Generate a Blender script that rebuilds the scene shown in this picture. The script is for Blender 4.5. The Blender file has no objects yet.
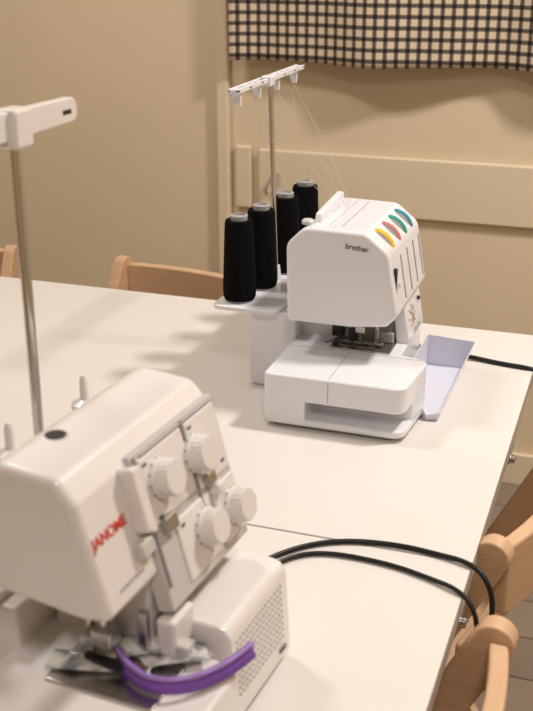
import bpy, bmesh, math, random
from mathutils import Vector, Matrix
random.seed(4)
S=bpy.context.scene
S.view_settings.view_transform='Standard'
TZ=0.75
# ------------------------------------------------------------------ materials
def mat(name,col,rough=0.5,metal=0.0,coat=0.0,noise=0.0,nscale=30,bump=0.0,spec=0.5):
    m=bpy.data.materials.new(name); m.use_nodes=True
    nt=m.node_tree; b=nt.nodes['Principled BSDF']
    b.inputs['Base Color'].default_value=(*col,1); b.inputs['Roughness'].default_value=rough
    b.inputs['Metallic'].default_value=metal; b.inputs['Coat Weight'].default_value=coat
    b.inputs['Specular IOR Level'].default_value=spec
    tc=nt.nodes.new('ShaderNodeTexCoord'); n=nt.nodes.new('ShaderNodeTexNoise')
    n.inputs['Scale'].default_value=nscale; n.inputs['Detail'].default_value=4
    nt.links.new(tc.outputs['Object'],n.inputs['Vector'])
    if noise>0:
        mx=nt.nodes.new('ShaderNodeMix'); mx.data_type='RGBA'
        mx.inputs[6].default_value=(*[c*(1-noise) for c in col],1)
        mx.inputs[7].default_value=(*[min(1,c*(1+noise)) for c in col],1)
        nt.links.new(n.outputs['Fac'],mx.inputs[0]); nt.links.new(mx.outputs[2],b.inputs['Base Color'])
    if bump>0:
        bp=nt.nodes.new('ShaderNodeBump'); bp.inputs['Strength'].default_value=bump
        bp.inputs['Distance'].default_value=0.002
        nt.links.new(n.outputs['Fac'],bp.inputs['Height']); nt.links.new(bp.outputs['Normal'],b.inputs['Normal'])
    return m
M_white=mat('white_plastic',(0.78,0.79,0.84),0.25,coat=0.3,noise=0.01)
M_warm=mat('warm_white_plastic',(0.78,0.74,0.73),0.32,coat=0.25,noise=0.01)
M_tray=mat('tray_plastic',(0.68,0.69,0.79),0.35)
M_line=mat('seam_grey',(0.30,0.30,0.31),0.6)
M_groove=mat('groove_grey',(0.45,0.45,0.47),0.5)
M_dark=mat('dark_plastic',(0.02,0.02,0.022),0.45)
M_grey=mat('grey_plastic',(0.36,0.36,0.37),0.45)
M_lgrey=mat('light_grey_plastic',(0.56,0.54,0.53),0.4)
M_dot=mat('grip_grey',(0.46,0.43,0.425),0.5)
M_steel=mat('steel',(0.55,0.54,0.53),0.25,metal=1.0)
M_chrome=mat('chrome',(0.62,0.60,0.58),0.14,metal=1.0)
M_cable=mat('black_cable',(0.008,0.009,0.009),0.4,spec=0.3)
M_red=mat('red_print',(0.62,0.03,0.02),0.5)
M_print=mat('grey_print',(0.10,0.10,0.12),0.5)
M_gold=mat('ochre_print',(0.50,0.36,0.18),0.5)
M_yel=mat('yellow_dial',(0.85,0.48,0.02),0.4)
M_pink=mat('pink_dial',(0.52,0.17,0.17),0.4)
M_green=mat('teal_dial',(0.01,0.29,0.22),0.4)
M_blue=mat('blue_dial',(0.01,0.24,0.32),0.4)
M_purple=mat('purple_tape',(0.22,0.08,0.48),0.6,noise=0.15,nscale=300)
M_coil=mat('zipper_coil',(0.36,0.22,0.62),0.4)
M_thr=mat('white_thread',(0.52,0.46,0.38),0.8)
M_gthr=mat('green_thread',(0.03,0.07,0.05),0.7)
M_edge=mat('table_edge',(0.46,0.41,0.34),0.5)
M_beam=mat('table_steel',(0.42,0.40,0.38),0.35,metal=0.8)

def nodes(m): return m.node_tree, m.node_tree.nodes['Principled BSDF']
def thread_mat():
    m=mat('black_thread',(0.004,0.004,0.005),0.9,spec=0.08); nt,b=nodes(m)
    tc=nt.nodes.new('ShaderNodeTexCoord'); w=nt.nodes.new('ShaderNodeTexWave'); w.bands_direction='Z'
    w.inputs['Scale'].default_value=160; w.inputs['Distortion'].default_value=1.5
    nt.links.new(tc.outputs['Object'],w.inputs['Vector'])
    bp=nt.nodes.new('ShaderNodeBump'); bp.inputs['Strength'].default_value=0.6; bp.inputs['Distance'].default_value=0.001
    nt.links.new(w.outputs['Fac'],bp.inputs['Height']); nt.links.new(bp.outputs['Normal'],b.inputs['Normal'])
    return m
M_cone=thread_mat()
def wood_mat(name,c1,c2,sc=(3,3,30)):
    m=mat(name,c1,0.45); nt,b=nodes(m)
    tc=nt.nodes.new('ShaderNodeTexCoord'); mp=nt.nodes.new('ShaderNodeMapping'); mp.inputs['Scale'].default_value=sc
    n=nt.nodes.new('ShaderNodeTexNoise'); n.inputs['Scale'].default_value=4; n.inputs['Detail'].default_value=6; n.inputs['Distortion'].default_value=1
    cr=nt.nodes.new('ShaderNodeValToRGB'); cr.color_ramp.elements[0].color=(*c2,1); cr.color_ramp.elements[1].color=(*c1,1)
    cr.color_ramp.elements[0].position=0.3; cr.color_ramp.elements[1].position=0.7
    nt.links.new(tc.outputs['Object'],mp.inputs['Vector']); nt.links.new(mp.outputs[0],n.inputs['Vector'])
    nt.links.new(n.outputs['Fac'],cr.inputs[0]); nt.links.new(cr.outputs[0],b.inputs['Base Color'])
    return m
M_wood=wood_mat('beech_wood',(0.66,0.44,0.275),(0.59,0.37,0.22))
def floor_mat():
    m=mat('laminate_floor',(0.3,0.22,0.16),0.4); nt,b=nodes(m)
    tc=nt.nodes.new('ShaderNodeTexCoord'); br=nt.nodes.new('ShaderNodeTexBrick')
    br.inputs['Color1'].default_value=(0.27,0.215,0.17,1); br.inputs['Color2'].default_value=(0.22,0.175,0.135,1)
    br.inputs['Mortar'].default_value=(0.10,0.07,0.05,1); br.inputs['Scale'].default_value=1
    br.inputs['Mortar Size'].default_value=0.003; br.inputs['Brick Width'].default_value=1.2; br.inputs['Row Height'].default_value=0.14
    nt.links.new(tc.outputs['Object'],br.inputs['Vector']); nt.links.new(br.outputs['Color'],b.inputs['Base Color'])
    return m
M_floor=floor_mat()
M_wall=mat('wall_paint',(0.745,0.62,0.445),0.75,noise=0.03,nscale=3,bump=0.05)
M_trim=mat('cream_trim',(0.765,0.65,0.48),0.6)
M_ceil=mat('ceiling_paint',(0.80,0.77,0.71),0.8)
M_table=mat('white_laminate',(0.735,0.71,0.68),0.30,noise=0.012,nscale=6)
def plaid():
    m=mat('plaid_cloth',(0.7,0.6,0.45),0.9); nt,b=nodes(m); L=nt.links
    tc=nt.nodes.new('ShaderNodeTexCoord'); sp=nt.nodes.new('ShaderNodeSeparateXYZ'); L.new(tc.outputs['Object'],sp.inputs[0])
    def stripes(out,per,wid,off=0):
        a=nt.nodes.new('ShaderNodeMath'); a.operation='ADD'; a.inputs[1].default_value=off+40*per; L.new(out,a.inputs[0])
        d=nt.nodes.new('ShaderNodeMath'); d.operation='DIVIDE'; d.inputs[1].default_value=per; L.new(a.outputs[0],d.inputs[0])
        f=nt.nodes.new('ShaderNodeMath'); f.operation='FRACT'; L.new(d.outputs[0],f.inputs[0])
        l=nt.nodes.new('ShaderNodeMath'); l.operation='LESS_THAN'; l.inputs[1].default_value=wid; L.new(f.outputs[0],l.inputs[0])
        return l.outputs[0]
    P=0.0255
    hx=stripes(sp.outputs[0],P,0.38); hz=stripes(sp.outputs[2],P,0.38)
    add=nt.nodes.new('ShaderNodeMath'); add.operation='ADD'; L.new(hx,add.inputs[0]); L.new(hz,add.inputs[1])
    hf=nt.nodes.new('ShaderNodeMath'); hf.operation='MULTIPLY'; hf.inputs[1].default_value=0.5; L.new(add.outputs[0],hf.inputs[0])
    cr=nt.nodes.new('ShaderNodeValToRGB'); cr.color_ramp.interpolation='CONSTANT'
    e=cr.color_ramp.elements; e[0].color=(0.70,0.58,0.43,1); e[0].position=0
    e[1].color=(0.11,0.085,0.070,1); e[1].position=0.4
    k=e.new(0.9); k.color=(0.012,0.010,0.012,1)
    L.new(hf.outputs[0],cr.inputs[0]); L.new(cr.outputs[0],b.inputs['Base Color'])
    return m
M_plaid=plaid()
def scrap_mat():
    m=mat('patterned_fabric',(0.5,0.5,0.5),0.9); nt,b=nodes(m)
    tc=nt.nodes.new('ShaderNodeTexCoord'); v=nt.nodes.new('ShaderNodeTexNoise'); v.inputs['Scale'].default_value=90
    cr=nt.nodes.new('ShaderNodeValToRGB'); e=cr.color_ramp.elements
    e[0].position=0.36; e[0].color=(0.20,0.23,0.26,1); e[1].position=0.56; e[1].color=(0.62,0.60,0.57,1)
    k=e.new(0.46); k.color=(0.42,0.42,0.40,1)
    nt.links.new(tc.outputs['Object'],v.inputs['Vector']); nt.links.new(v.outputs['Fac'],cr.inputs[0]); nt.links.new(cr.outputs[0],b.inputs['Base Color'])
    return m
M_scrap=scrap_mat()

# ------------------------------------------------------------------ helpers
def root(name,loc=(0,0,0),rz=0):
    e=bpy.data.objects.new(name,None); e.empty_display_size=0.05
    e.location=loc; e.rotation_euler=(0,0,math.radians(rz)); S.collection.objects.link(e); return e
def link(name,bm,m,parent=None,bevel=0,seg=3,smooth=True,ang=40):
    me=bpy.data.meshes.new(name); bmesh.ops.recalc_face_normals(bm,faces=bm.faces); bm.to_mesh(me); bm.free()
    o=bpy.data.objects.new(name,me); S.collection.objects.link(o); me.materials.append(m)
    if smooth:
        for p in me.polygons: p.use_smooth=True
    if bevel>0:
        b=o.modifiers.new('bevel','BEVEL'); b.width=bevel; b.segments=seg; b.limit_method='ANGLE'; b.angle_limit=math.radians(ang); b.harden_normals=True
    elif smooth:
        try: me.set_sharp_from_angle(angle=math.radians(35))
        except Exception: pass
    if parent: o.parent=parent
    return o
def box(name,x0,x1,y0,y1,z0,z1,m,parent=None,bevel=0.0,seg=3):
    bm=bmesh.new(); bmesh.ops.create_cube(bm,size=1)
    for v in bm.verts: v.co=Vector(((x0+x1)/2+v.co.x*(x1-x0),(y0+y1)/2+v.co.y*(y1-y0),(z0+z1)/2+v.co.z*(z1-z0)))
    return link(name,bm,m,parent,bevel,seg,smooth=bevel>0)
def rpoly(pts,n=6):
    out=[]; N=len(pts)
    for i in range(N):
        p=Vector(pts[i][:2]); r=pts[i][2] if len(pts[i])>2 else 0
        if r<=0: out.append(p); continue
        a=(Vector(pts[i-1][:2])-p).normalized(); b=(Vector(pts[(i+1)%N][:2])-p).normalized()
        th=a.angle(b); d=r/math.tan(th/2)
        p0=p+a*d; p1=p+b*d
        c=p+(a+b).normalized()*(r/math.sin(th/2))
        v0=p0-c; v1=p1-c; tot=v0.angle(v1)
        for k in range(n+1):
            f=k/n; 
            if tot<1e-4: q=p0
            else: q=c+(v0*math.sin((1-f)*tot)+v1*math.sin(f*tot))/math.sin(tot)
            out.append(q)
    return out
def prism(name,pts,a0,a1,axis,m,parent=None,bevel=0.0,seg=3,n=6):
    P=rpoly(pts,n); bm=bmesh.new()
    f=(lambda p,a:(p.x,a,p.y)) if axis=='Y' else ((lambda p,a:(p.x,p.y,a)) if axis=='Z' else (lambda p,a:(a,p.x,p.y)))
    A=[bm.verts.new(f(p,a0)) for p in P]; B=[bm.verts.new(f(p,a1)) for p in P]
    bm.faces.new(A); bm.faces.new(B)
    for i in range(len(P)): j=(i+1)%len(P); bm.faces.new((A[i],A[j],B[j],B[i]))
    return link(name,bm,m,parent,bevel,seg)
def cyl(name,p0,p1,r0,r1,m,parent=None,seg=32,bevel=0):
    p0=Vector(p0); p1=Vector(p1); d=p1-p0; bm=bmesh.new()
    bmesh.ops.create_cone(bm,cap_ends=True,segments=seg,radius1=r0,radius2=r1,depth=d.length)
    R=d.to_track_quat('Z','Y').to_matrix().to_4x4(); R.translation=(p0+p1)/2
    bmesh.ops.transform(bm,matrix=R,verts=bm.verts)
    return link(name,bm,m,parent,bevel)
def lathe(name,prof,m,parent=None,seg=40,loc=(0,0,0),M=None):
    bm=bmesh.new(); rings=[]
    for r,z in prof: rings.append([bm.verts.new((r*math.cos(2*math.pi*i/seg),r*math.sin(2*math.pi*i/seg),z)) for i in range(seg)])
    for a,b in zip(rings,rings[1:]):
        for i in range(seg): j=(i+1)%seg; bm.faces.new((a[i],a[j],b[j],b[i]))
    bm.faces.new(rings[0]); bm.faces.new(rings[-1])
    if M: bmesh.ops.transform(bm,matrix=M,verts=bm.verts)
    bmesh.ops.translate(bm,vec=loc,verts=bm.verts)
    return link(name,bm,m,parent)
def tube(name,pts,r,m,parent=None,res=8):
    c=bpy.data.curves.new(name,'CURVE'); c.dimensions='3D'; c.bevel_depth=r; c.bevel_resolution=3; c.resolution_u=res
    s=c.splines.new('NURBS'); s.points.add(len(pts)-1)
    for p,q in zip(s.points,pts): p.co=(*q,1)
    s.use_endpoint_u=True; s.order_u=3; c.use_fill_caps=True
    c.materials.append(m); o=bpy.data.objects.new(name,c); S.collection.objects.link(o)
    dg=bpy.context.evaluated_depsgraph_get(); me=bpy.data.meshes.new_from_object(o.evaluated_get(dg))
    bpy.data.objects.remove(o); o=bpy.data.objects.new(name,me); S.collection.objects.link(o)
    if not me.materials: me.materials.append(m)
    for p in me.polygons: p.use_smooth=True
    if parent: o.parent=parent
    return o
def text(name,body,size,M,m,parent):
    c=bpy.data.curves.new(name,'FONT'); c.body=body; c.size=size; c.extrude=0.0003; c.align_x='CENTER'; c.align_y='CENTER'; c.offset=size*0.015
    c.materials.append(m); o=bpy.data.objects.new(name,c); S.collection.objects.link(o); o.parent=parent; o.matrix_local=M; return o
def frame(origin,xd,yd):
    x=Vector(xd).normalized(); y=Vector(yd).normalized(); z=x.cross(y).normalized(); y=z.cross(x)
    M=Matrix((x,y,z)).transposed().to_4x4(); M.translation=Vector(origin); return M
def cut(o,c):
    par=o.parent; o.parent=None; c.parent=None
    mods=[(b.width,b.segments,b.angle_limit) for b in o.modifiers if b.type=='BEVEL']; o.modifiers.clear()
    b=o.modifiers.new('cut','BOOLEAN'); b.operation='DIFFERENCE'; b.object=c; b.solver='EXACT'
    bpy.context.view_layer.update()
    dg=bpy.context.evaluated_depsgraph_get(); me=bpy.data.meshes.new_from_object(o.evaluated_get(dg))
    o.modifiers.clear(); o.data=me; bpy.data.objects.remove(c); o.parent=par
    for w,s,a in mods:
        k=o.modifiers.new('bevel','BEVEL'); k.width=w; k.segments=s; k.limit_method='ANGLE'; k.angle_limit=a; k.harden_normals=True

# ------------------------------------------------------------------ room
X0,X1,Y0,Y1,H=-2.3,2.4,-3.0,1.40,2.6
box('floor',X0,X1,Y0,Y1,-0.05,0,M_floor)
box('ceiling',X0,X1,Y0,Y1,H,H+0.05,M_ceil)
box('wall_back',X0-.1,X1+.1,Y1,Y1+0.1,0,H,M_wall)
box('wall_front',X0-.1,X1+.1,Y0-0.1,Y0,0,H,M_wall)
box('wall_left',X0-0.1,X0,Y0,Y1,0,H,M_wall)
box('wall_right',X1,X1+0.1,Y0,Y1,0,H,M_wall)
box('baseboard_back',X0,X1,Y1-0.015,Y1,0,0.09,M_trim,bevel=0.003)
box('trim_1',-0.608,-0.574,Y1-0.025,Y1,0.09,H,M_trim,bevel=0.006)
wp=root('wall_panel_heater_cover',(0,Y1,0))
box('board',-0.495,1.9,-0.016,-0.002,0.705,0.86,M_trim,wp,0.006)
box('end_piece',-0.560,-0.515,-0.016,-0.002,0.70,0.865,M_trim,wp,0.006)
tube('bracket',[(-0.47,-0.016,0.745),(-0.47,-0.034,0.75),(-0.455,-0.034,0.79),(-0.44,-0.034,0.80),(-0.44,-0.016,0.80)],0.004,M_edge,wp)
def valance():
    bm=bmesh.new(); nx=160; x0,x1=-0.552,1.9; rows=[1.088,1.105,1.25,1.40,1.60]
    g=[]
    for z in rows:
        k=1.0 if z<1.3 else 0.4
        g.append([bm.verts.new((x0+(x1-x0)*i/nx,1.330+0.022*k*math.sin(i*0.19)+0.006*k*math.sin(i*0.47),z+ (0.003*math.sin(i*0.19) if z<1.2 else 0))) for i in range(nx+1)])
    for a,b in zip(g,g[1:]):
        for i in range(nx): bm.faces.new((a[i],a[i+1],b[i+1],b[i]))
    o=link('plaid_valance',bm,M_plaid); s=o.modifiers.new('t','SOLIDIFY'); s.thickness=0.004
    return o
va=valance()
box('curtain_rail',-0.57,1.92,1.315,1.398,1.60,1.63,M_trim,None,0.003)

# ------------------------------------------------------------------ tables
def table(name,x0,x1,y0,y1,latch):
    r=root(name,((x0+x1)/2,(y0+y1)/2,0)); a=(x1-x0)/2; b=(y1-y0)/2
    box('top',-a,a,-b,b,TZ-0.004,TZ,M_table,r,0.0012,2)
    box('core',-a+.0005,a-.0005,-b+.0005,b-.0005,TZ-0.027,TZ-0.004,M_edge,r)
    for s in (-1,1):
        box('apron_long',-a+.10,a-.10,s*(b-.05)-.01,s*(b-.05)+.01,TZ-0.060,TZ-0.027,M_beam,r)
        box('apron_short',s*(a-.11)-.01,s*(a-.11)+.01,-b+.04,b-.04,TZ-0.060,TZ-0.027,M_beam,r)
        for t in (-1,1):
            cyl('leg',(s*(a-.10),t*(b-.04),0.012),(s*(a-.10),t*(b-.04),TZ-0.03),0.013,0.013,M_beam,r)
            cyl('foot',(s*(a-.10),t*(b-.04),0.0),(s*(a-.10),t*(b-.04),0.02),0.016,0.015,M_dark,r)
    for (ly,w) in latch:
        box('edge_latch',a-.035,a-.002,ly-w,ly+w,TZ-0.047,TZ-0.0272,M_steel,r,0.003)
        cyl('latch_pivot',(a-.006,ly-w*.6,TZ-0.045),(a+.004,ly-w*.6,TZ-0.045),0.006,0.006,M_steel,r,20)
        tube('latch_arm',[(a-.001,ly-w*.6,TZ-0.045),(a+.001,ly,TZ-0.050),(a-.001,ly+w,TZ-0.066),(a-.02,ly+w*1.4,TZ-0.085)],0.004,M_steel,r)
    return r
table('folding_table',-1.30,0.335,-0.2625,0.494,[(0.0,0.028)])
table('folding_table',-1.30,0.335,-1.022,-0.2655,[(0.345,0.022)])

# ------------------------------------------------------------------ spool stand
def cone(loc,i):
    r=root('thread_cone',loc)
    lathe('wound_thread',[(0.0225,0.003),(0.0245,0.008),(0.0250,0.02),(0.0212,0.118),(0.0200,0.123),(0.011,0.1235)],M_cone,r)
    lathe('plastic_core',[(0.021,0.0),(0.0215,0.004),(0.012,0.006),(0.0105,0.122),(0.0125,0.1225),(0.0130,0.130),(0.0115,0.131),(0.0095,0.131),(0.009,0.128)],M_grey,r)

# ------------------------------------------------------------------ Machine A (far)
A=root('overlock_sewing_machine',(0,0,TZ))
base=prism('bed',[(0.0,0.0,0.008),(0.198,0.0,0.018),(0.208,0.118,0.02),(0.165,0.128,0.004),(0.165,0.275,0.01),(0.0,0.275,0.01)],0.006,0.080,'Z',M_white,A,0.005,4)
c=box('c',0.060,0.30,-0.02,0.045,0.017,0.042,M_white); cut(base,c)
prism('foot_plate',[(0.01,0.01,0.008),(0.19,0.01,0.016),(0.155,0.265,0.01),(0.01,0.265,0.01)],0.0,0.008,'Z',M_grey,A)
box('seam_top',0.0925,0.0933,0.004,0.112,0.0797,0.0803,M_line,A)
box('seam_front',0.0925,0.0933,-0.0003,0.002,0.046,0.076,M_line,A)
box('seam_cross',0.004,0.20,0.112,0.1128,0.0797,0.0803,M_line,A)
prof=[(0.006,0.127,0.006),(0.004,0.240,0.020),(0.030,0.266,0.03),(0.118,0.264,0.02),(0.150,0.238,0.02),(0.166,0.150,0.012),(0.150,0.133,0.008),(0.100,0.127,0.01)]
prism('head',prof,0.085,0.282,'Y',M_white,A,0.010,5,n=8)
prism('column',[(0.0,0.165,0.008),(0.060,0.165,0.01),(0.142,0.195,0.01),(0.150,0.272,0.008),(0.0,0.272,0.008)],0.075,0.135,'Z',M_white,A,0.003)
prism('looper_cover',[(0.147,0.078,0.003),(0.168,0.078,0.006),(0.156,0.146,0.005),(0.140,0.146,0.003)],0.172,0.276,'Y',M_white,A,0.005,4)
cyl('cover_button',(0.158,0.255,0.125),(0.1635,0.255,0.126),0.0035,0.003,M_dark,A,16)
def cx(z): return 0.1684-(z-0.078)*0.1765
for k in range(8):
    a0=k*0.79; cy=0.208; cz=0.112
    pts=[]
    for f in (0.15,0.4,0.7,1.0):
        zz=cz+0.017*math.sin(a0)*f+0.003*math.cos(5*f); pts.append((cx(zz),cy+0.020*math.cos(a0)*f+0.005*math.sin(3*f),zz))
    tube('flower_print',pts,0.0009,M_gold if k%2 else M_groove,A,4)
text('print_small','Overlock',0.013,frame((cx(0.089),0.232,0.089),(0,1,0),(-0.17,0,1)),M_groove,A)
# needle area
box('needle_plate',0.060,0.150,0.118,0.178,0.079,0.083,M_steel,A,0.001)
box('mech_block',0.070,0.125,0.166,0.182,0.080,0.126,M_grey,A,0.003)
box('mech_shadow_gap',0.052,0.070,0.163,0.170,0.083,0.126,M_dark,A,0.002)
cyl('needle_bar',(0.100,0.145,0.105),(0.100,0.145,0.150),0.0035,0.0035,M_chrome,A,16)
cyl('presser_bar',(0.085,0.150,0.100),(0.085,0.150,0.150),0.003,0.003,M_chrome,A,16)
box('needle_clamp',0.093,0.108,0.138,0.152,0.100,0.112,M_steel,A,0.002)
for yy in (0.142,0.147): cyl('needle',(0.100,yy,0.084),(0.100,yy,0.101),0.0006,0.0010,M_chrome,A,8)
box('presser_foot',0.070,0.135,0.138,0.150,0.084,0.088,M_steel,A,0.001)
box('presser_shank',0.083,0.094,0.140,0.152,0.088,0.106,M_dark,A,0.002)
box('knife',0.120,0.126,0.150,0.158,0.083,0.118,M_steel,A,0.001)
box('knife_arm',0.118,0.146,0.158,0.166,0.083,0.098,M_grey,A,0.002)
for k in range(5):
    pts=[(0.05+0.02*random.random()+0.013*j,0.112+0.025*random.random(),0.084+0.018*random.random()) for j in range(6)]
    tube('loose_thread',pts,0.0006,M_gthr if k%2 else M_dark,A,6)
def disc(name,x,y,z,r,w,m,p):
    M=Matrix.Rotation(math.radians(90),4,'X')
    return lathe(name,[(r-.0012,-w/2),(r,-w/2+.001),(r,w/2-.001),(r-.0012,w/2)],m,p,48,(x,y,z),M)
for y,m in zip((0.125,0.166,0.206,0.245),(M_yel,M_pink,M_green,M_blue)):
    disc('tension_dial',0.1190,y,0.2310,0.0305,0.0120,m,A)
    for s in (-1,1): disc('dial_bezel',0.1190,y+s*0.0076,0.2310,0.0292,0.0012,M_lgrey,A)
def fx(z): return 0.1505+(0.238-z)*0.1818
for y in (0.146,0.187,0.227,0.266):
    p=[(fx(0.222)+.0004,y,0.222),(fx(0.19)+.0004,y,0.19),(fx(0.160)+.0004,y,0.160)]
    tube('thread_channel',p,0.0008,M_groove,A)
box('lever_slot',fx(0.20)-.004,fx(0.20)+.0022,0.099,0.107,0.180,0.214,M_dark,A,0.002)
box('lever_tab',fx(0.19),fx(0.19)+.006,0.100,0.106,0.186,0.196,M_white,A,0.002)
text('logo','brother',0.0105,frame((0.106,0.0846,0.243),(1,0,-0.10),(0,0,1)),M_print,A)
prism('handle',[(0.115,0.262,0.002),(0.122,0.278,0.006),(0.235,0.286,0.008),(0.245,0.262,0.002)],0.036,0.046,'X',M_white,A,0.003,3)
lathe('top_knob',[(0.009,0),(0.009,0.004),(0.007,0.006)],M_lgrey,A,24,(0.028,0.112,0.2645))
for x in (0.060,0.078):
    box('thread_guide_line',x,x+.0008,0.11,0.26,0.2652,0.2660,M_groove,A)
prism('rear_housing',[(-0.068,0.135,0.008),(0.004,0.135,0.004),(0.004,0.300,0.004),(-0.068,0.300,0.008)],0.0,0.120,'Z',M_white,A,0.004)
prism('spool_shelf',[(-0.122,0.118,0.012),(-0.020,0.118,0.010),(-0.020,0.450,0.010),(-0.122,0.450,0.012)],0.120,0.127,'Z',M_white,A,0.002)
cones=[(-0.090,0.153),(-0.080,0.224),(-0.071,0.315),(-0.066,0.405)]
for i,(x,y) in enumerate(cones): cone((x,y,TZ+0.127),i)
mx0=-0.071
cyl('thread_mast',(mx0,0.270,0.12),(mx0-.018,0.292,0.430),0.0038,0.0038,M_chrome,A,20)
cyl('mast_collar',(mx0,0.270,0.125),(mx0-.001,0.272,0.150),0.008,0.006,M_white,A,20)
def hook_bar(y0,y1,x,z,P,mm):
    box('guide_bar_front',x-.008,x-.0045,y0,y1,z,z+.007,mm,P,0.001)
    box('guide_bar_rear',x+.0045,x+.008,y0,y1,z,z+.007,mm,P,0.001)
    n=7
    for i in range(n):
        y=y0+(y1-y0)*i/(n-1); y=min(max(y,y0+.004),y1-.004)
        box('guide_rung',x-.008,x+.008,y-.004,y+.004,z+.001,z+.006,mm,P,0.001)
    for f in (0.08,0.35,0.63,0.92):
        y=y0+(y1-y0)*f
        prism('thread_hook',[(x-.013,z+.004,0.001),(x+.004,z+.004,0.001),(x+.002,z-.020,0.001),(x-.006,z-.020,0.001)],y-.003,y+.003,'Y',mm,P,0.001)
        prism('hook_tip',[(x-.018,z-.004,0.001),(x-.010,z+.004,0.001),(x-.010,z-.002,0.001),(x-.016,z-.010,0.001)],y-.003,y+.003,'Y',mm,P,0.0006)
hook_bar(0.155,0.472,-0.098,0.430,A,M_white)
box('mast_head',-0.102,-0.085,0.283,0.305,0.424,0.440,M_white,A,0.003)
for i,(x,y) in enumerate(cones):
    yy=0.155+0.317*(0.08,0.35,0.63,0.92)[i]
    tube('thread_up',[(x,y,0.258),((x-.105)/2,(y+yy)/2,0.33),(-0.108,yy+.004,0.416)],0.00032,M_thr,A)
    tube('thread_down',[(-0.108,yy+.004,0.416),(-0.02,yy*.6+.10,0.33),(0.050,0.175+i*0.025,0.268)],0.00032,M_thr,A)
def tray(P):
    bm=bmesh.new()
    bot=[(0.172,0.132,0.0015),(0.212,0.090,0.0015),(0.228,0.095,0.0015),(0.228,0.300,0.0015),(0.172,0.300,0.0015)]
    top=[(0.171,0.132,0.050),(0.213,0.088,0.010),(0.231,0.090,0.014),(0.246,0.300,0.048),(0.171,0.300,0.052)]
    b=[bm.verts.new(v) for v in bot]; t=[bm.verts.new(v) for v in top]
    bm.faces.new(b)
    for i in range(5): j=(i+1)%5; bm.faces.new((b[i],b[j],t[j],t[i]))
    o=link('waste_tray',bm,M_tray,P,smooth=False); s=o.modifiers.new('s','SOLIDIFY'); s.thickness=0.0022; s.offset=0
    bv=o.modifiers.new('b','BEVEL'); bv.width=0.0008; bv.segments=2
tray(A)

# ------------------------------------------------------------------ Machine B (near)
B=root('overlock_sewing_machine',(0.0,-0.79,TZ),-5)
prism('bed',[(-0.01,-0.03,0.015),(0.180,-0.03,0.02),(0.180,0.185,0.01),(0.150,0.195,0.004),(0.150,0.305,0.006),(-0.01,0.305,0.01)],0.004,0.080,'Z',M_warm,B,0.006,4)
prism('foot_plate',[(0.0,-0.02,0.01),(0.14,-0.02,0.01),(0.14,0.30,0.01),(0.0,0.30,0.01)],0.0,0.008,'Z',M_grey,B)
hp=[(0.0,0.166,0.008),(-0.004,0.255,0.022),(0.020,0.278,0.025),(0.074,0.274,0.012),(0.090,0.256,0.010),(0.1165,0.161,0.008),(0.09,0.157,0.01)]
prism('head',hp,0.098,0.318,'Y',M_warm,B,0.011,5,n=8)
def bx(z): return 0.090+(0.256-z)*0.279
def slab(name,y0,y1,z0,z1,t,m,bev=0.002,off=-0.002):
    bm=bmesh.new(); nv=Vector((1,0,0.279)).normalized(); nx,nz=nv.x,nv.z
    vs=[]
    for (d) in (off,t):
        for (y,z) in ((y0,z0),(y1,z0),(y1,z1),(y0,z1)): vs.append(bm.verts.new((bx(z)+d*nx,y,z+d*nz)))
    for f in ((0,1,2,3),(4,5,6,7),(0,1,5,4),(1,2,6,5),(2,3,7,6),(3,0,4,7)): bm.faces.new([vs[i] for i in f])
    return link(name,bm,m,B,bev)
slab('tension_panel',0.172,0.314,0.130,0.262,0.0040,M_lgrey,0.0015,off=-0.012)
slab('panel_inlay',0.180,0.250,0.200,0.256,0.0062,M_warm,0.002)
slab('panel_inlay',0.256,0.310,0.196,0.256,0.0062,M_warm,0.002)
slab('panel_inlay',0.205,0.265,0.138,0.192,0.0062,M_warm,0.002)
slab('panel_inlay',0.271,0.312,0.138,0.190,0.0062,M_warm,0.002)
for y in (0.176,0.253):
    slab('thread_slot',y-.0007,y+.0007,0.150,0.260,0.0066,M_line,0.0)
slab('thread_slot',0.186,0.310,0.2578,0.2588,0.0066,M_groove,0.0)
for (ya,za) in ((0.188,0.205),(0.300,0.205),(0.214,0.185),(0.186,0.250),(0.262,0.250)):
    slab('panel_mark',ya-.003,ya+.003,za-.0012,za+.0012,0.0068,M_print,0.0)
slab('threading_lever',0.157,0.166,0.205,0.258,0.014,M_warm,0.003)
slab('lever_base',0.150,0.170,0.186,0.200,0.008,M_lgrey,0.003)
slab('take_up_cover',0.168,0.176,0.200,0.255,0.010,M_warm,0.002)
slab('spring_clip',0.186,0.204,0.190,0.204,0.012,M_steel,0.002)
slab('spring_clip',0.262,0.276,0.196,0.208,0.012,M_steel,0.002)
slab('latch_knob',0.268,0.282,0.185,0.196,0.016,M_warm,0.003)
nrm=Vector((1,0,0.279)).normalized()
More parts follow.
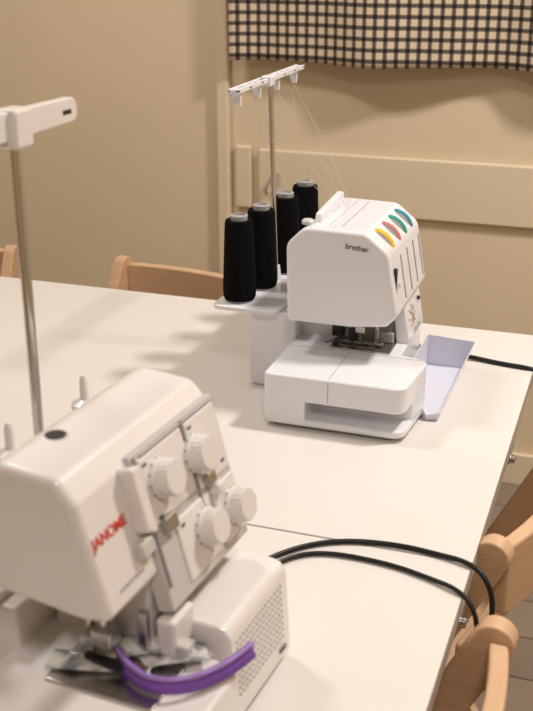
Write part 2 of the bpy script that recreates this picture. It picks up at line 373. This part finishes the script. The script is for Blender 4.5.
def knob(y,z,sc=1.0):
    o=Vector((bx(z),y,z)); q=nrm.to_track_quat('Z','Y').to_matrix().to_4x4(); q.translation=o
    bm=bmesh.new(); seg=48
    prof=[(0.0165,0.003),(0.0172,0.006),(0.0172,0.010),(0.0158,0.011),(0.0158,0.020),(0.0145,0.0225)]
    rings=[]
    for k,(r,h) in enumerate(prof):
        rr=lambda i:(r-(0.0006 if (k>=3 and i%2) else 0))*sc
        rings.append([bm.verts.new((rr(i)*math.cos(2*math.pi*i/seg),rr(i)*math.sin(2*math.pi*i/seg),h)) for i in range(seg)])
    for a,b in zip(rings,rings[1:]):
        for i in range(seg): j=(i+1)%seg; bm.faces.new((a[i],a[j],b[j],b[i]))
    bm.faces.new(rings[0]); bm.faces.new(rings[-1])
    bmesh.ops.transform(bm,matrix=q,verts=bm.verts); link('tension_knob',bm,M_warm,B)
    for a in range(12):
        an=a*math.pi*2/12; p=q@Vector((0.0166*sc*math.cos(an),0.0166*sc*math.sin(an),0.0078)); p2=q@Vector((0.0177*sc*math.cos(an),0.0177*sc*math.sin(an),0.0078))
        cyl('knob_mark',p,p2,0.0009,0.0009,M_print,B,8)
for y,z in ((0.202,0.232),(0.260,0.228),(0.246,0.168),(0.298,0.163)): knob(y,z)
text('logo','JANOME',0.0125,frame((bx(0.222)+.0004,0.128,0.222),(0,1,0),(-0.279,0,1)),M_red,B)
text('model_print','overlock 4-thread',0.0050,frame((bx(0.178)+.0004,0.137,0.178),(0,1,0),(-0.279,0,1)),M_groove,B)
lathe('top_hole_ring',[(0.0105,0),(0.0105,0.0012),(0.0085,0.0016)],M_lgrey,B,32,(0.034,0.160,0.2755))
lathe('top_hole',[(0.0085,0),(0.0085,0.0014)],M_dark,B,32,(0.034,0.160,0.2763))
prism('column',[(0.0,0.180,0.008),(0.085,0.205,0.01),(0.095,0.300,0.008),(0.0,0.300,0.008)],0.075,0.165,'Z',M_warm,B,0.003)
box('face_bracket',0.070,0.108,0.168,0.205,0.080,0.160,M_lgrey,B,0.004)
prism('looper_cover',[(0.110,0.006,0.004),(0.170,0.006,0.008),(0.164,0.104,0.014),(0.090,0.108,0.008)],0.200,0.322,'Y',M_warm,B,0.006,4)
bm=bmesh.new()
for i in range(15):
    for j in range(9):
        y=0.212+i*0.0066; z=0.034+j*0.0066; x=0.170-(z-0.006)*0.0612
        r=bmesh.ops.create_cone(bm,cap_ends=True,segments=10,radius1=0.0020,radius2=0.0014,depth=0.0016)
        bmesh.ops.rotate(bm,matrix=Matrix.Rotation(math.radians(90),3,'Y'),verts=r['verts'],cent=(0,0,0))
        bmesh.ops.translate(bm,vec=(x+0.0002,y,z),verts=r['verts'])
link('grip_dots',bm,M_dot,B)
text('cover_print','744D',0.007,frame((0.1703,0.300,0.022),(0,1,0),(-0.06,0,1)),M_print,B)
box('needle_plate',0.040,0.140,0.110,0.180,0.079,0.083,M_steel,B,0.001)
cyl('needle_bar',(0.075,0.150,0.105),(0.075,0.150,0.170),0.004,0.004,M_chrome,B,16)
cyl('presser_bar',(0.058,0.155,0.100),(0.058,0.155,0.170),0.004,0.004,M_chrome,B,16)
box('needle_clamp',0.066,0.086,0.141,0.159,0.100,0.116,M_steel,B,0.002)
box('presser_foot',0.045,0.118,0.140,0.156,0.084,0.089,M_steel,B,0.001)
box('presser_shank',0.054,0.068,0.142,0.158,0.089,0.108,M_steel,B,0.002)
box('upper_knife',0.100,0.108,0.160,0.168,0.083,0.130,M_steel,B,0.001)
box('knife_arm',0.096,0.140,0.170,0.182,0.083,0.100,M_lgrey,B,0.003)
box('eye_guard',0.112,0.130,0.168,0.205,0.088,0.122,M_warm,B,0.004)
prism('plate_wedge',[(0.060,0.138,0.003),(0.100,0.132,0.003),(0.095,0.165,0.004),(0.06,0.165,0.004)],0.0890,0.0915,'Z',M_dark,B)
prism('rear_housing',[(-0.068,0.135,0.008),(-0.002,0.135,0.004),(-0.002,0.300,0.004),(-0.068,0.300,0.008)],0.0,0.120,'Z',M_warm,B,0.004)
prism('spool_shelf',[(-0.115,0.030,0.012),(-0.020,0.030,0.010),(-0.020,0.390,0.010),(-0.115,0.390,0.012)],0.120,0.128,'Z',M_warm,B,0.002)
for y in (0.060,0.142,0.225,0.346):
    lathe('cone_holder',[(0.018,0.128),(0.018,0.134),(0.0125,0.160),(0.011,0.205),(0.0135,0.208),(0.0135,0.213),(0.0045,0.217),(0.004,0.238),(0.002,0.242)],M_warm,B,24,(-0.063,y,0))
cyl('thread_mast',(-0.074,0.283,0.12),(-0.074,0.283,0.485),0.0050,0.0050,M_chrome,B,24)
cyl('mast_collar',(-0.074,0.283,0.125),(-0.074,0.283,0.16),0.010,0.008,M_warm,B,24)
prism('guide_arm',[(0.150,0.478,0.009),(0.374,0.484,0.009),(0.374,0.506,0.009),(0.150,0.506,0.009)],-0.079,-0.069,'X',M_warm,B,0.002)
box('guide_arm_slot',-0.0795,-0.0685,0.350,0.363,0.492,0.496,M_dark,B)
box('mast_head',-0.084,-0.062,0.270,0.296,0.474,0.508,M_warm,B,0.004)

def ribbon(name,pts,w,m,vert=0.0,thick=0.0012,parent=None):
    bm=bmesh.new(); prev=None; n=len(pts)
    def cr(t):
        i=min(int(t),n-2); f=t-i
        p=[Vector(pts[max(0,min(n-1,i+k))]) for k in (-1,0,1,2)]
        return 0.5*((2*p[1])+(-p[0]+p[2])*f+(2*p[0]-5*p[1]+4*p[2]-p[3])*f*f+(-p[0]+3*p[1]-3*p[2]+p[3])*f**3)
    N=60
    for k in range(N+1):
        t=k/N*(n-1); c=cr(min(t,n-1-1e-5)); d=(cr(min(t+.02,n-1-1e-5))-cr(max(0,t-.02))).normalized()
        s=d.cross(Vector((0,0,1))).normalized(); side=(s*math.cos(vert)+Vector((0,0,1))*math.sin(vert))*w/2
        cur=[bm.verts.new(c-side),bm.verts.new(c+Vector((0,0,0.0008*math.sin(k*.7)))),bm.verts.new(c+side)]
        if prev:
            for a in range(2): bm.faces.new((prev[a],prev[a+1],cur[a+1],cur[a]))
        prev=cur
    o=link(name,bm,m,parent); s=o.modifiers.new('s','SOLIDIFY'); s.thickness=thick; s.offset=0; return o
z=TZ+0.0865
fs=root('fabric_scrap',(0,0,0))
ribbon('strip',[(0.045,-0.664,z),(0.070,-0.660,z+.001),(0.10,-0.650,z),(0.135,-0.633,z+.003),(0.165,-0.615,z+.002)],0.024,M_scrap,parent=fs)
ribbon('fold',[(0.065,-0.652,z+.003),(0.10,-0.643,z+.009),(0.125,-0.630,z+.010),(0.155,-0.620,z+.004)],0.018,M_scrap,vert=2.7,parent=fs)
zt=root('zipper_tape',(0,0,0))
zp=[(0.098,-0.648,z+.006),(0.118,-0.665,z+.006),(0.143,-0.674,z+.006),(0.170,-0.664,z+.006),(0.190,-0.638,z+.006),(0.203,-0.608,z+.008)]
ribbon('tape',zp,0.014,M_purple,vert=2.0,parent=zt,thick=0.0015)
ribbon('coil',[(a,b,c+.0058) for a,b,c in zp],0.0035,M_coil,vert=2.0,parent=zt,thick=0.0028)

# ------------------------------------------------------------------ cables
t=TZ+0.0035
tube('power_cable',[(0.085,-0.462,t+.02),(0.100,-0.42,t+.004),(0.112,-0.36,t),(0.125,-0.326,t),(0.157,-0.288,t),(0.1975,-0.266,t),(0.253,-0.258,t),(0.299,-0.264,t),(0.330,-0.272,t+.002),(0.352,-0.284,t-.004),(0.366,-0.296,t-.03),(0.360,-0.312,t-.08),(0.325,-0.312,t-.11),(0.29,-0.300,0.58),(0.27,-0.27,0.15),(0.25,-0.20,0.006),(0.10,0.0,0.006),(-0.4,0.6,0.006)],0.0030,M_cable)
tube('power_cable',[(0.090,-0.475,t+.01),(0.110,-0.43,t),(0.124,-0.36,t),(0.145,-0.318,t),(0.181,-0.298,t),(0.251,-0.300,t),(0.300,-0.315,t),(0.328,-0.328,t+.002),(0.348,-0.340,t-.006),(0.358,-0.352,t-.035),(0.352,-0.360,t-.08),(0.30,-0.355,t-.12),(0.26,-0.335,0.5),(0.25,-0.305,0.2),(0.20,-0.28,0.006),(0.0,-0.10,0.006),(-0.5,0.1,0.006)],0.0027,M_cable)
tube('power_cable',[(0.150,0.318,t+.02),(0.18,0.335,t+.008),(0.2245,0.346,t+.002),(0.283,0.334,t),(0.325,0.328,t+.001),(0.350,0.330,t-.005),(0.362,0.335,t-.05),(0.365,0.34,0.4),(0.40,0.36,0.1),(0.50,0.40,0.006),(1.2,0.6,0.006)],0.0036,M_cable)

# ------------------------------------------------------------------ chairs
def chair(x,y,rz):
    r=root('folding_chair',(x,y,0),rz)
    def slat(name,w,z0,z1,yb,th,rad,curve=0.016):
        bm=bmesh.new(); N=36; cols=[]
        for i in range(N+1):
            u=-1+2*i/N; X=u*w/2; e=w/2-abs(X); d=0
            if e<rad: d=rad-math.sqrt(max(0,rad*rad-(rad-e)**2))
            zt=z1-d*0.98; zb=z0+min(d*0.98,(z1-z0)/2-0.001); zt=max(zt,zb+0.001)
            yy=yb+curve*u*u
            cols.append([bm.verts.new((X,yy-th/2,zb)),bm.verts.new((X,yy-th/2,zt)),bm.verts.new((X,yy+th/2,zt)),bm.verts.new((X,yy+th/2,zb))])
        for a,b in zip(cols,cols[1:]):
            for k in range(4): l=(k+1)%4; bm.faces.new((a[k],a[l],b[l],b[k]))
        bm.faces.new(cols[0]); bm.faces.new(cols[-1])
        return link(name,bm,M_wood,r,0.004,3)
    slat('back_rail',0.345,0.645,0.738,-0.012,0.020,0.004,0.024)
    slat('back_slat',0.33,0.545,0.585,0.044,0.014,0.004,0.010)
    def bar(name,x,p0,p1,w,th,rnd=False):
        p0=Vector(p0); p1=Vector(p1); d=(p1-p0).normalized(); n=Vector((d.y,-d.x))
        rr=w*0.49 if rnd else 0.003
        P=[(*(p0+n*w/2),0.003),(*(p1+n*w/2),rr),(*(p1-n*w/2),rr),(*(p0-n*w/2),0.003)]
        o=prism(name,P,x-th/2,x+th/2,'X',M_wood,r,0.004,3); return o
    for s in (-1,1):
        bar('side_rail',s*0.182,(0.37,0.010),(0.008,0.750),0.042,0.025,True)
        bar('rear_leg',s*0.150,(-0.03,0.010),(0.29,0.445),0.030,0.018)
    for k in range(6):
        y0=0.085+k*0.052
        box('seat_slat',-0.150,0.150,y0,y0+0.044,0.447,0.461,M_wood,r,0.003)
    for s in (-1,1): box('seat_bearer',s*0.125-.009,s*0.125+.009,0.09,0.39,0.420,0.447,M_wood,r,0.002)
    cyl('pivot_rod',(-0.18,0.165,0.40),(0.18,0.165,0.40),0.005,0.005,M_steel,r,16)
    box('stretcher_front',-0.172,0.172,0.300,0.320,0.10,0.13,M_wood,r,0.003)
    box('stretcher_rear',-0.142,0.142,0.032,0.050,0.10,0.13,M_wood,r,0.003)
    return r
chair(-0.374,0.680,169)
chair(-1.005,0.700,184)
chair(0.374,-0.550,84)
chair(0.400,-0.030,80)

# ------------------------------------------------------------------ lights
def area(name,loc,sx,sy,e,col,tgt=None):
    l=bpy.data.lights.new(name,'AREA'); l.shape='RECTANGLE'; l.size=sx; l.size_y=sy; l.energy=e; l.color=col
    o=bpy.data.objects.new(name,l); o.location=loc; S.collection.objects.link(o)
    if tgt: o.rotation_euler=(Vector(tgt)-Vector(loc)).to_track_quat('-Z','Y').to_euler()
    return o
W=(1.0,0.935,0.88)
area('ceiling_light',(1.0,0.45,2.55),0.22,0.22,38,W)
area('ceiling_light',(-0.9,0.1,2.55),0.3,0.3,15,W)
area('ceiling_light',(0.7,-1.6,2.55),0.4,0.4,15,W)
w=bpy.data.worlds.new('world'); S.world=w; w.use_nodes=True
w.node_tree.nodes['Background'].inputs[0].default_value=(1,0.92,0.82,1); w.node_tree.nodes['Background'].inputs[1].default_value=0.15

# ------------------------------------------------------------------ camera
cd=bpy.data.cameras.new('camera'); cam=bpy.data.objects.new('camera',cd); S.collection.objects.link(cam); S.camera=cam
cam.location=(0.4602,-1.3211,1.40); cam.rotation_euler=(math.radians(90-21.3),0,math.radians(19))
cd.sensor_fit='VERTICAL'; cd.sensor_height=24; cd.lens=24*1100/711
cd.dof.use_dof=True; cd.dof.focus_distance=1.55; cd.dof.aperture_fstop=5.6
cd.clip_start=0.05
